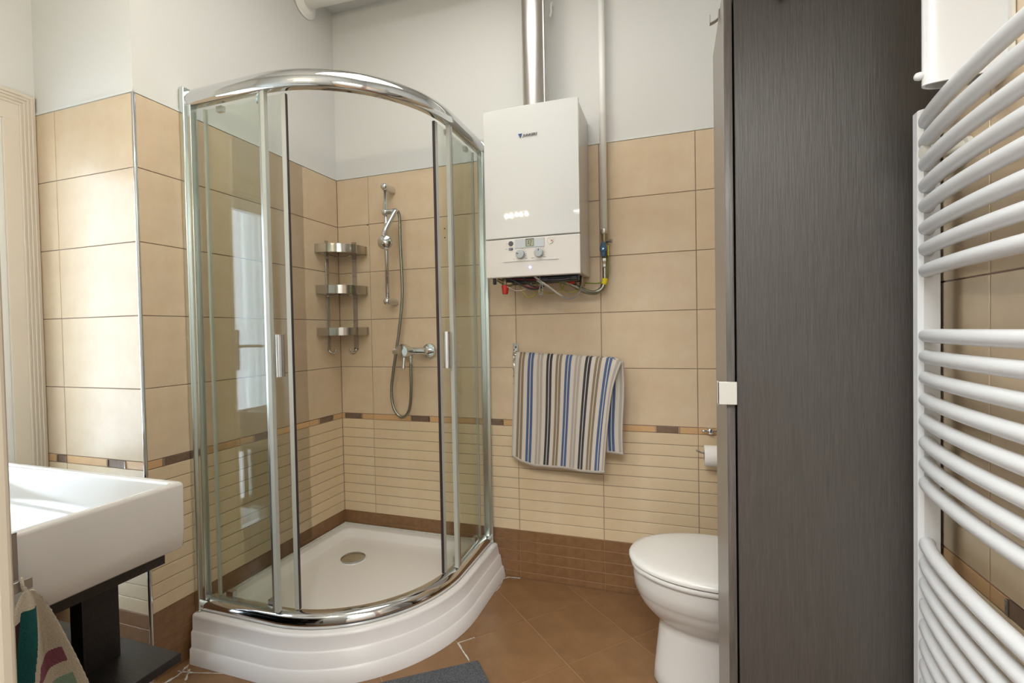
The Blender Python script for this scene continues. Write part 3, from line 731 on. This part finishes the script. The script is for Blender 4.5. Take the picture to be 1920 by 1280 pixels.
# ------------------------------------------------------------ towel holder and striped towel
th = thing('towel_holder', 'chrome swivel towel holder screwed to tiles, left of the striped towel', 'towel rail', (0.993, -0.01, 0.88))
box('bracket', .984, 1.012, -.004, -.001, 1.088, 1.125, 'steel_plate', th, bev=.001)
box('bracket', .986, 1.003, -.004, -.001, .882, .905, 'steel_plate', th, bev=.001)
tube('pivot', [(.992, -.012, .89), (.992, -.012, 1.10)], .0045, 'chrome', th, 12, 0)
for k in range(6): lathe('ring', [(0, .0068), (.008, .0068)], (.992, -.012, .895+.036*k), (0, 0, 1), 'chrome_satin', th, 14)
lathe('screw', [(0, .004), (.0015, .0035)], (.998, -.004, 1.108), (0, -1, 0), 'rubber', th, 10)
ARM = lambda x: -.028-.14*(x-.99)
for k, (z, ye) in enumerate([(1.070, 0), (.985, .02), (.93, .035)]):
    tube('arm', [(.992, -.014, z+.012), (1.01, ARM(1.01)+ye*.2, z+.004), (1.03, ARM(1.03)+ye*.5, z), (1.44 if k else 1.475, ARM(1.47)+ye, z-.014-.004*k)], .0042, 'chrome', th, 10, 6)
for k, (a, b) in enumerate([(1.07, 1.04), (1.04, 1.01), (1.01, .98)]):
    tube('wire_loop', [(.996, -.02, a), (1.004, -.03, (a+b)/2), (.996, -.02, b)], .0022, 'chrome', th, 8, 6)
# towel: columns follow the woven stripes
cols = [0.0]; mats_ = []
names_ = ['towel_taupe', 'towel_blue', 'towel_pale', 'towel_dark']
W_ = 0.0918; cen = 0.069
u = 0.0; seqs = []
for i in range(11):
    c = cen+W_*i
    for d, w_ in ((-.0158, .0120), (.0158, .0120)):
        seqs.append((c+d-w_, c+d+w_, names_[i % 4]))
edges = []; cur = 0.0
for a_, b_, n_ in seqs:
    if a_ > 1: break
    edges.append((cur, a_, 'towel_cream')); edges.append((a_, min(b_, 1), n_)); cur = min(b_, 1)
if cur < 1: edges.append((cur, 1, 'towel_cream'))
def towel(name, surf, m_edges, parent, nv=44, th_=0.004):
    bm = bmesh.new(); us = [0.0]; mi = []
    ml = ['towel_cream']+names_
    for a_, b_, n_ in m_edges:
        if b_-a_ < 1e-5: continue
        k = 2 if b_-a_ > .025 else 1
        for q in range(k):
            us.append(a_+(b_-a_)*(q+1)/k); mi.append(ml.index(n_))
    V = [[bm.verts.new(surf(u_, j/nv)) for u_ in us] for j in range(nv+1)]
    for j in range(nv):
        for i in range(len(us)-1):
            f = bm.faces.new((V[j][i], V[j][i+1], V[j+1][i+1], V[j+1][i]))
            f.material_index = 0 if j >= nv-1 else mi[i]
    me = bm_mesh(bm, name)
    for n_ in ml: me.materials.append(MATS[n_])
    o = link(name, me, None, parent, smooth=True)
    sm = o.modifiers.new('thickness', 'SOLIDIFY'); sm.thickness = th_; sm.offset = 0
    return o
def lerp(a, b, t): return a+(b-a)*t
def curve1(pts, t):
    for (a, va), (b, vb) in zip(pts, pts[1:]):
        if t <= b: return lerp(va, vb, (t-a)/(b-a))
    return pts[-1][1]
tw = thing('striped_towel', 'cream towel with blue, taupe, grey and black stripes on swivel holder', 'towel', (1.24, -0.07, 0.56))
def s_front(u_, v):
    xt = lerp(1.010, 1.502, u_); 
    xb = lerp(.988, 1.446, u_)
    zb = curve1([(0, .602), (.1, .578), (.22, .563), (.5, .566), (.72, .558), (.9, .566), (1.0, .572)], u_)
    zt = 1.086-.024*u_-(.018*max(0, (u_-.9)/.1)**2)
    x = lerp(xt, xb, v**.9)
    x += .010*math.sin(v*2.2)*math.sin(u_*5) 
    if u_ > .9: x -= (u_-.9)*.22*math.sin(min(1, v*3)*PI/2)*(1-v*.3)
    z = lerp(zt, zb, v)
    y = ARM(x)-.010-.004*math.sin(u_*14+v*1.5)*v-.010*v*math.sin(u_*6+1)-.012*math.sin(min(1, v*4)*PI/2)
    if v < .06: y += .012*(1-v/.06)
    return (x, y, z)
towel('front_layer', s_front, edges, tw)
def s_back(u_, v):
    xt = lerp(1.010, 1.508, u_); xb = lerp(1.03, 1.503, u_)
    z = lerp(1.086-.024*u_-(.02*max(0, (u_-.9)/.1)**2), .655+.01*math.sin(u_*4), v)
    x = lerp(xt, xb, v)+.004*math.sin(v*6)*u_
    y = ARM(x)+.004+.006*math.sin(u_*13+v)*v
    if v < .06: y -= .004*(1-v/.06)
    return (x, y, z)
towel('back_layer', s_back, edges, tw)

# ------------------------------------------------------------ toilet, paper
to = thing('toilet', 'white close-coupled ceramic toilet with lid down behind dark tall cabinet', 'toilet', (1.85, -0.495, 0))
TY = -0.497
def egg(xf, xb, b, z, n=48, p=2.0):
    # widest point set towards the back
    cx = xf+(xb-xf)*.58; out = []
    for k in range(n):
        a = 2*PI*k/n; c, s_ = math.cos(a), math.sin(a)
        ax = (xb-cx) if c > 0 else (cx-xf)
        e = 2/2.6 if c > 0 else 1.0
        out.append(Vector((cx+ax*(abs(c)**e)*(1 if c > 0 else -1), TY+b*(abs(s_)**(.96))*(1 if s_ > 0 else -1), z)))
    return out
pan = [(.0, 1.640, 2.10, .118), (.012, 1.632, 2.10, .122), (.05, 1.636, 2.10, .118), (.12, 1.644, 2.09, .112), (.19, 1.652, 2.08, .106), (.212, 1.655, 2.08, .106),
       (.222, 1.645, 2.08, .114), (.245, 1.622, 2.07, .134), (.275, 1.597, 2.05, .156), (.305, 1.582, 2.04, .169), (.318, 1.578, 2.03, .173), (.323, 1.574, 2.03, .177), (.36, 1.570, 2.02, .183), (.392, 1.569, 2.02, .185)]
loft('pan', [egg(a, b, c, z) for z, a, b, c in pan], 'ceramic', to, True, True, deg=60)
loft('seat', [egg(a, b, c, z) for z, a, b, c in [(.394, 1.570, 2.0, .186), (.396, 1.563, 2.0, .190), (.406, 1.561, 2.0, .192), (.411, 1.564, 2.0, .190)]], 'seat_plastic', to, True, True, deg=60)
loft('lid', [egg(a, b, c, z) for z, a, b, c in [(.4145, 1.568, 2.01, .186), (.4165, 1.557, 2.01, .194), (.424, 1.556, 2.01, .195), (.431, 1.562, 2.0, .190), (.435, 1.58, 1.99, .175), (.437, 1.62, 1.95, .14), (.4375, 1.7, 1.9, .07)]], 'seat_plastic', to, True, True, deg=60)
box('cistern', 2.03, XR-.004, TY-.18, TY+.18, .393, .76, 'ceramic', to, bev=.02, seg=4)
box('cistern_lid', 2.022, XR-.002, TY-.188, TY+.188, .76, .79, 'ceramic', to, bev=.01, seg=3)
lathe('flush_button', [(0, .022), (.004, .022), (.006, .018)], (2.1, TY, .79), (0, 0, 1), 'chrome', to, 24)
for y in (TY-.07, TY+.07): lathe('hinge', [(0, .012), (.02, .012)], (1.99, y-.01, .42), (0, 1, 0), 'seat_plastic', to, 16)

ph = thing('paper_holder', 'chrome toilet paper holder on the wall beside the tall cabinet', 'toilet paper holder', (1.852, -0.03, 0.75))
lathe('rosette', [(0, .012), (.01, .0125), (.02, .0115), (.034, .0115), (.036, .008)], (1.850, -.001, .752), (0, -1, 0), 'chrome', ph, 24)
tube('arm', [(1.815, -.024, .752), (1.90, -.024, .752), (1.935, -.03, .745), (1.945, -.05, .70), (1.94, -.068, .668), (1.90, -.07, .664), (1.83, -.07, .668), (1.80, -.072, .677), (1.792, -.073, .682)], .0042, 'chrome', ph, 10)
tr_ = thing('toilet_roll', 'half-used white toilet paper roll on the chrome holder', 'toilet paper', (1.87, -0.07, 0.62))
lathe('paper', [(0, .019), (0, .040), (.003, .0425), (.097, .0425), (.1, .040), (.1, .019), (0, .019)], (1.8225, -.07, .660), (1, 0, 0), 'paper', tr_, 40)

# ------------------------------------------------------------ tall cabinet
cb = thing('tall_cabinet', 'tall dark wood-grain bathroom cabinet between toilet and towel radiator', 'cabinet', (2.0, -0.915, 0))
CY0, CY1, CH = -1.065, -0.80, 1.89
box('side_panel', 1.8355, XR-.005, CY0, CY0+.016, 0.0, CH, 'wenge', cb, bev=.001)
box('side_panel', 1.8355, XR-.005, CY1-.016, CY1, 0.0, CH, 'wenge', cb, bev=.001)
box('top_panel', 1.8355, XR-.005, CY0+.016, CY1-.016, CH-.016, CH, 'wenge', cb)
box('bottom_panel', 1.8355, XR-.005, CY0+.016, CY1-.016, .04, .056, 'wenge', cb)
box('back_panel', XR-.008, XR-.005, CY0+.016, CY1-.016, .056, CH-.016, 'wenge', cb)
cd_ = box('door', 1.8150, 1.8315, CY0-.001, CY1, .006, CH, 'wenge_edge', cb, bev=.0012)
cd_.data.materials.append(MATS['wenge_lit'])
for p in cd_.data.polygons:
    if p.normal.x < -.9: p.material_index = 1
hp = box('door_handle', 1.7965, 1.8340, CY0-.012, CY0-.009, 1.0195, 1.0675, 'handle_plate', cd_, bev=.0008)
box('handle_flange', 1.7965, 1.7990, CY0-.012, CY0+.012, 1.0195, 1.0675, 'handle_plate', hp)
box('handle_flange', 1.799, 1.8152, CY0+.009, CY0+.012, 1.022, 1.064, 'handle_plate', hp)
def over_hook(lbl, pts, half, mn='steel', across='y', c=0.0):
    o = thing('door_hook', lbl, 'hook', pts[0][:3])
    bm = bmesh.new(); w2 = half
    P = [Vector(p) for p in pts]; L = []
    for p in P:
        d = Vector((0, w2, 0)) if across == 'y' else Vector((w2, 0, 0))
        L.append((bm.verts.new(p-d), bm.verts.new(p+d)))
    for a_, b_ in zip(L, L[1:]): bm.faces.new((a_[0], b_[0], b_[1], a_[1]))
    me = bm_mesh(bm); s_ = link('strap', me, mn, o); sm = s_.modifiers.new('t', 'SOLIDIFY'); sm.thickness = .0018; sm.offset = 0
    return o
over_hook('steel over-door hook at top of cabinet door, above square handle', [(1.8325, -.99, CH-.03), (1.8325, -.99, CH+.0015), (1.8132, -.99, CH+.0015), (1.8132, -.99, 1.882), (1.8115, -.99, 1.872), (1.804, -.99, 1.868), (1.795, -.99, 1.865), (1.795, -.99, 1.883)], .006)
over_hook('steel hook hanging on the broad dark side panel of cabinet', [(1.923, CY0+.0175, CH-.03), (1.923, CY0+.0175, CH+.0015), (1.923, CY0-.002, CH+.0015), (1.923, CY0-.002, 1.856), (1.923, CY0-.006, 1.842), (1.923, CY0-.016, 1.839), (1.923, CY0-.022, 1.854)], .006, 'rubber', 'x')

# ------------------------------------------------------------ towel radiator
ra = thing('towel_radiator', 'white ladder towel radiator with bowed tubes on the right wall', 'radiator', (2.14, -1.43, 0.3))
RXF = 2.126
def upright(ya, yb):
    # D profile, the tubes enter its side face
    c = .007
    poly = [(2.157, ya), (RXF+c, ya), (RXF, ya+c), (RXF, yb-c), (RXF+c, yb), (2.157, yb)]
    return prism('upright', poly, .30, 1.562, 'white_enamel', ra, bev=.002)
upright(-1.130, -1.100); upright(-1.76, -1.73)
zs = [1.537, 1.500, 1.462, 1.424, 1.389, 1.350, 1.313, 1.275, 1.161, 1.124, 1.086, 1.047, 1.009, .970, .933, .897, .787, .751, .715, .677, .639, .603, .567, .531, .495, .459, .372, .336]
proto = None
def rad_tube(z):
    global proto
    if proto is None:
        pts = []
        for k in range(31):
            t = k/30; y = -1.120+(-1.740+1.120)*t
            pts.append((2.142-.037*math.sin(PI*t)**.62, y, 0))
        proto = bmesh.new(); add_tube(proto, pts, .0118, 18, 0)
        bmesh.ops.recalc_face_normals(proto, faces=proto.faces)
        me = bm_mesh(proto, 'radiator_tube'); me.materials.append(MATS['white_enamel'])
        for p in me.polygons: p.use_smooth = True
        proto = me
    o = link('tube', proto, None, ra, local=True); o.location = Vector((0, 0, z))-ra.location
for z in zs: rad_tube(z)
for z in (1.481, .41):
    for y in (-1.1465, -1.7135):
        lathe('wall_bracket', [(0, .011), (.003, .012), (.010, .012), (.011, .016), (.020, .016), (.022, .012), (.056, .012), (.058, .018), (.066, .018)], (2.1225, y, z), (1, 0, 0), 'cream_plastic', ra, 24)
# white open-bottomed wall housing above the radiator
wh = thing('wall_housing', 'white rounded wall housing with open bottom, above the towel radiator', 'housing', (2.14, -1.24, 1.555))
sec = [(2.187, -1.257), (2.14, -1.2585), (2.10, -1.2585), (2.0855, -1.2535), (2.0835, -1.2455), (2.0915, -1.236), (2.115, -1.226), (2.15, -1.218), (2.187, -1.213)]
secs = [(min(v.x, 2.187), v.y) for v in smooth_path([(x, y, 0) for x, y in sec], 4)]
def shell(pts, d):
    out = []
    for i, (x, y) in enumerate(pts):
        a = Vector(pts[max(i-1, 0)]); b = Vector(pts[min(i+1, len(pts)-1)]); t = (b-a).normalized(); n = Vector((t.y, -t.x))
        out.append((x-n.x*d, y-n.y*d))
    return out
def zb_(x): return 1.5535+.06*max(0, x-2.10)
inn = shell(secs, .004)
if inn[3][0] < secs[3][0] or inn[len(inn)//2][0] < secs[len(secs)//2][0]: inn = shell(secs, -.004)
loft('shell', [[Vector((x, y, zb_(x))) for x, y in secs]+[Vector((x, y, zb_(x))) for x, y in inn[::-1]],
               [Vector((x, y, 2.3)) for x, y in secs]+[Vector((x, y, 2.3)) for x, y in inn[::-1]]], 'white_enamel', wh, True, True, deg=50)
box('back_plate', 2.184, 2.1885, -1.266, -1.20, 1.565, 2.3, 'cream_plastic', wh)
prism('top_cover', secs, 2.298, 2.304, 'white_enamel', wh)
lathe('button', [(0, .0045), (.008, .0065), (.013, .0055), (.015, .003)], (2.0885, -1.247, 1.570), (-1, 0, 0), 'white_enamel', wh, 16)

# ------------------------------------------------------------ wash basin, vanity
va = thing('vanity_stand', 'dark wood-grain vanity stand with lower shelf under the white basin', 'vanity', (0.1, -1.6, 0))
box('counter', -0.33, .497, -1.898, -1.325, .618, .655, 'wenge_vanity', va, bev=.001)
box('lower_shelf', -0.35, .503, -1.898, -1.297, .353, .375, 'wenge_vanity', va, bev=.001)
box('support_panel', .318, .362, -1.43, -1.350, .375, .618, 'wenge_vanity', va)
box('support_panel', .335, .362, -1.898, -1.50, .375, .618, 'wenge_vanity', va)
box('back_panel', -.33, .33, -1.898, -1.88, .0, .618, 'wenge_vanity', va)
box('support_panel', -.33, -.305, -1.88, -1.35, .375, .618, 'wenge_vanity', va)
for x in (-.30, .30): box('leg', x-.012, x+.012, -1.86, -1.42, .0, .353, 'wenge_vanity', va)
wa = thing('wash_basin', 'large white rectangular ceramic wash basin on dark vanity counter', 'wash basin', (0.1, -1.6, 0.655))
def rrect(x0, x1, y0, y1, r, z, n=6):
    out = []
    for cx, cy, a0 in ((x1-r, y1-r, 0), (x0+r, y1-r, PI/2), (x0+r, y0+r, PI), (x1-r, y0+r, 1.5*PI)):
        for k in range(n+1):
            a = a0+PI/2*k/n; out.append(Vector((cx+r*math.cos(a), cy+r*math.sin(a), z)))
    return out
bx0, bx1, by0, by1 = -.34, .538, -1.895, -1.298
loft('bowl', [rrect(bx0+.012, bx1-.008, by0+.004, by1-.008, .008, .655), rrect(bx0+.002, bx1-.003, by0+.002, by1-.003, .010, .660), rrect(bx0, bx1-.001, by0, by1-.001, .010, .70), rrect(bx0, bx1, by0, by1, .010, .812), rrect(bx0+.002, bx1-.002, by0+.002, by1-.002, .011, .8185), rrect(bx0+.007, bx1-.007, by0+.006, by1-.007, .012, .821),
              rrect(bx0+.018, bx1-.020, by0+.10, by1-.018, .014, .820), rrect(bx0+.023, bx1-.026, by0+.106, by1-.023, .016, .814), rrect(bx0+.04, bx1-.05, by0+.12, by1-.034, .03, .74), rrect(bx0+.06, bx1-.08, by0+.14, by1-.05, .04, .712), rrect(bx0+.1, bx1-.14, by0+.2, by1-.10, .05, .706)],
     'ceramic', wa, True, True, deg=50)
lathe('waste', [(0, .028), (.003, .030), (.005, .022), (.006, 0)], (.1, -1.55, .706), (0, 0, 1), 'chrome', wa, 28)
tube('tap', [(.1, -1.84, .82), (.1, -1.84, .95), (.1, -1.82, .97), (.1, -1.70, .96)], .016, 'chrome', wa, 20)
# towel clip hung over the basin side, with hand towel
tc_ = thing('towel_clip', 'grey metal towel bracket hung over near side of the white basin', 'towel hook', (0.55, -1.66, 0.74))
box('strap', .539, .5425, -1.680, -1.628, .735, .824, 'steel', tc_, bev=.0008)
box('strap', .50, .5425, -1.680, -1.628, .821, .8245, 'steel', tc_, bev=.0008)
box('hook', .541, .572, -1.655, -1.651, .722, .742, 'steel', tc_, bev=.0008)
box('hook', .569, .572, -1.655, -1.622, .722, .742, 'steel', tc_, bev=.0008)
ht = thing('hand_towel', 'cream terry hand towel with teal, mauve and mint stripes hanging below basin', 'towel', (0.58, -1.63, 0.26))
def hand_towel():
    bm = bmesh.new(); nu, nv = 110, 230
    ml = ['terry_cream', 'terry_teal', 'terry_mauve', 'terry_mint', 'terry_plum']
    V = []
    for j in range(nv+1):
        v = j/nv; dz = .46*v; row = []
        yr = -1.634+.086*min(1.25, (dz/.23)**.62); yl = -1.640-.085*min(1, (dz/.25)**.7)
        for i in range(nu+1):
            u_ = i/nu; f_ = min(1, dz*9)
            x = .581+.010*math.sin(u_*13+1.0)*f_+.012*math.sin(u_*5+dz*6)*f_+.03*dz
            z = .724-dz-.025*abs(u_-.35)*f_-.0015*math.sin(j*.85)*(1 if i == nu else 0)
            row.append(bm.verts.new((x, lerp(yl, yr, u_), z)))
        V.append(row)
    for j in range(nv):
        for i in range(nu):
            f = bm.faces.new((V[j][i], V[j][i+1], V[j+1][i+1], V[j+1][i]))
            c = f.calc_center_median(); dz = .724-c.z; t = dz/.22
            lo, hi = lerp(-1.645, -1.668, t), lerp(-1.622, -1.640, t); mi = 0
            if lo < c.y < hi and dz > .035: mi = 1
            elif c.y <= lo and .05 < dz < .14: mi = 4
            elif c.y > hi+.008 and i < nu-8:
                q = dz+.35*(c.y-hi)
                if .150 < q < .185: mi = 2
                if .215 < q < .245: mi = 3
            f.material_index = mi
    me = bm_mesh(bm, 'cloth')
    for n_ in ml: me.materials.append(MATS[n_])
    o = link('cloth', me, None, ht, smooth=True); sm = o.modifiers.new('t', 'SOLIDIFY'); sm.thickness = .005; sm.offset = 0
    tube('hanging_loop', [(.580, -1.636, .715), (.578, -1.640, .735), (.572, -1.638, .746), (.566, -1.634, .735), (.578, -1.634, .715)], .003, 'terry_cream', ht, 8)
hand_towel()

# ------------------------------------------------------------ bath mat, lamp bar
mv = [Vector((1.034, -.612)), Vector((1.034, -.612))+Vector((-.81, -.586))*.62, None, None]
e1 = Vector((-.81, -.586)); e2 = Vector((.66, -.75))
mp_ = [mv[0], mv[0]+e1*.62, mv[0]+e1*.62+e2*.42, mv[0]+e2*.42]
bmat = prism('bath_mat', [(p.x, p.y) for p in mp_], .0005, .012, 'mat_grey', None, bev=.003)
tag(bmat, 'dark grey speckled foam mat lying on brown floor before shower tray', 'mat')
lb = thing('lamp_bar', 'chrome wall bar with five small lamps over the wash basin', 'lamp', (0.54, -1.9, 2.07))
box('bar', .40, .69, -1.898, -1.875, 2.055, 2.09, 'chrome', lb, bev=.005)
for k in range(5):
    x = .431+.056*k
    lathe('lamp_cup', [(0, .012), (.025, .018), (.03, .019)], (x, -1.876, 2.073), (0, 1, 0), 'chrome', lb, 20)
    ball('bulb', (x, -1.835, 2.073), .0095, 'bulb', lb)
# two drilled screw holes in the tiles beside the shower door
for z in (1.700, 1.655): lathe('drill_hole', [(-.001, .0035), (.0012, .0035)], (.637, 0, z), (0, -1, 0), 'black', wb, 10)
lathe('drill_hole', [(-.001, .0035), (.0012, .0035)], (.19, 0, 1.757), (0, -1, 0), 'black', wb, 10)
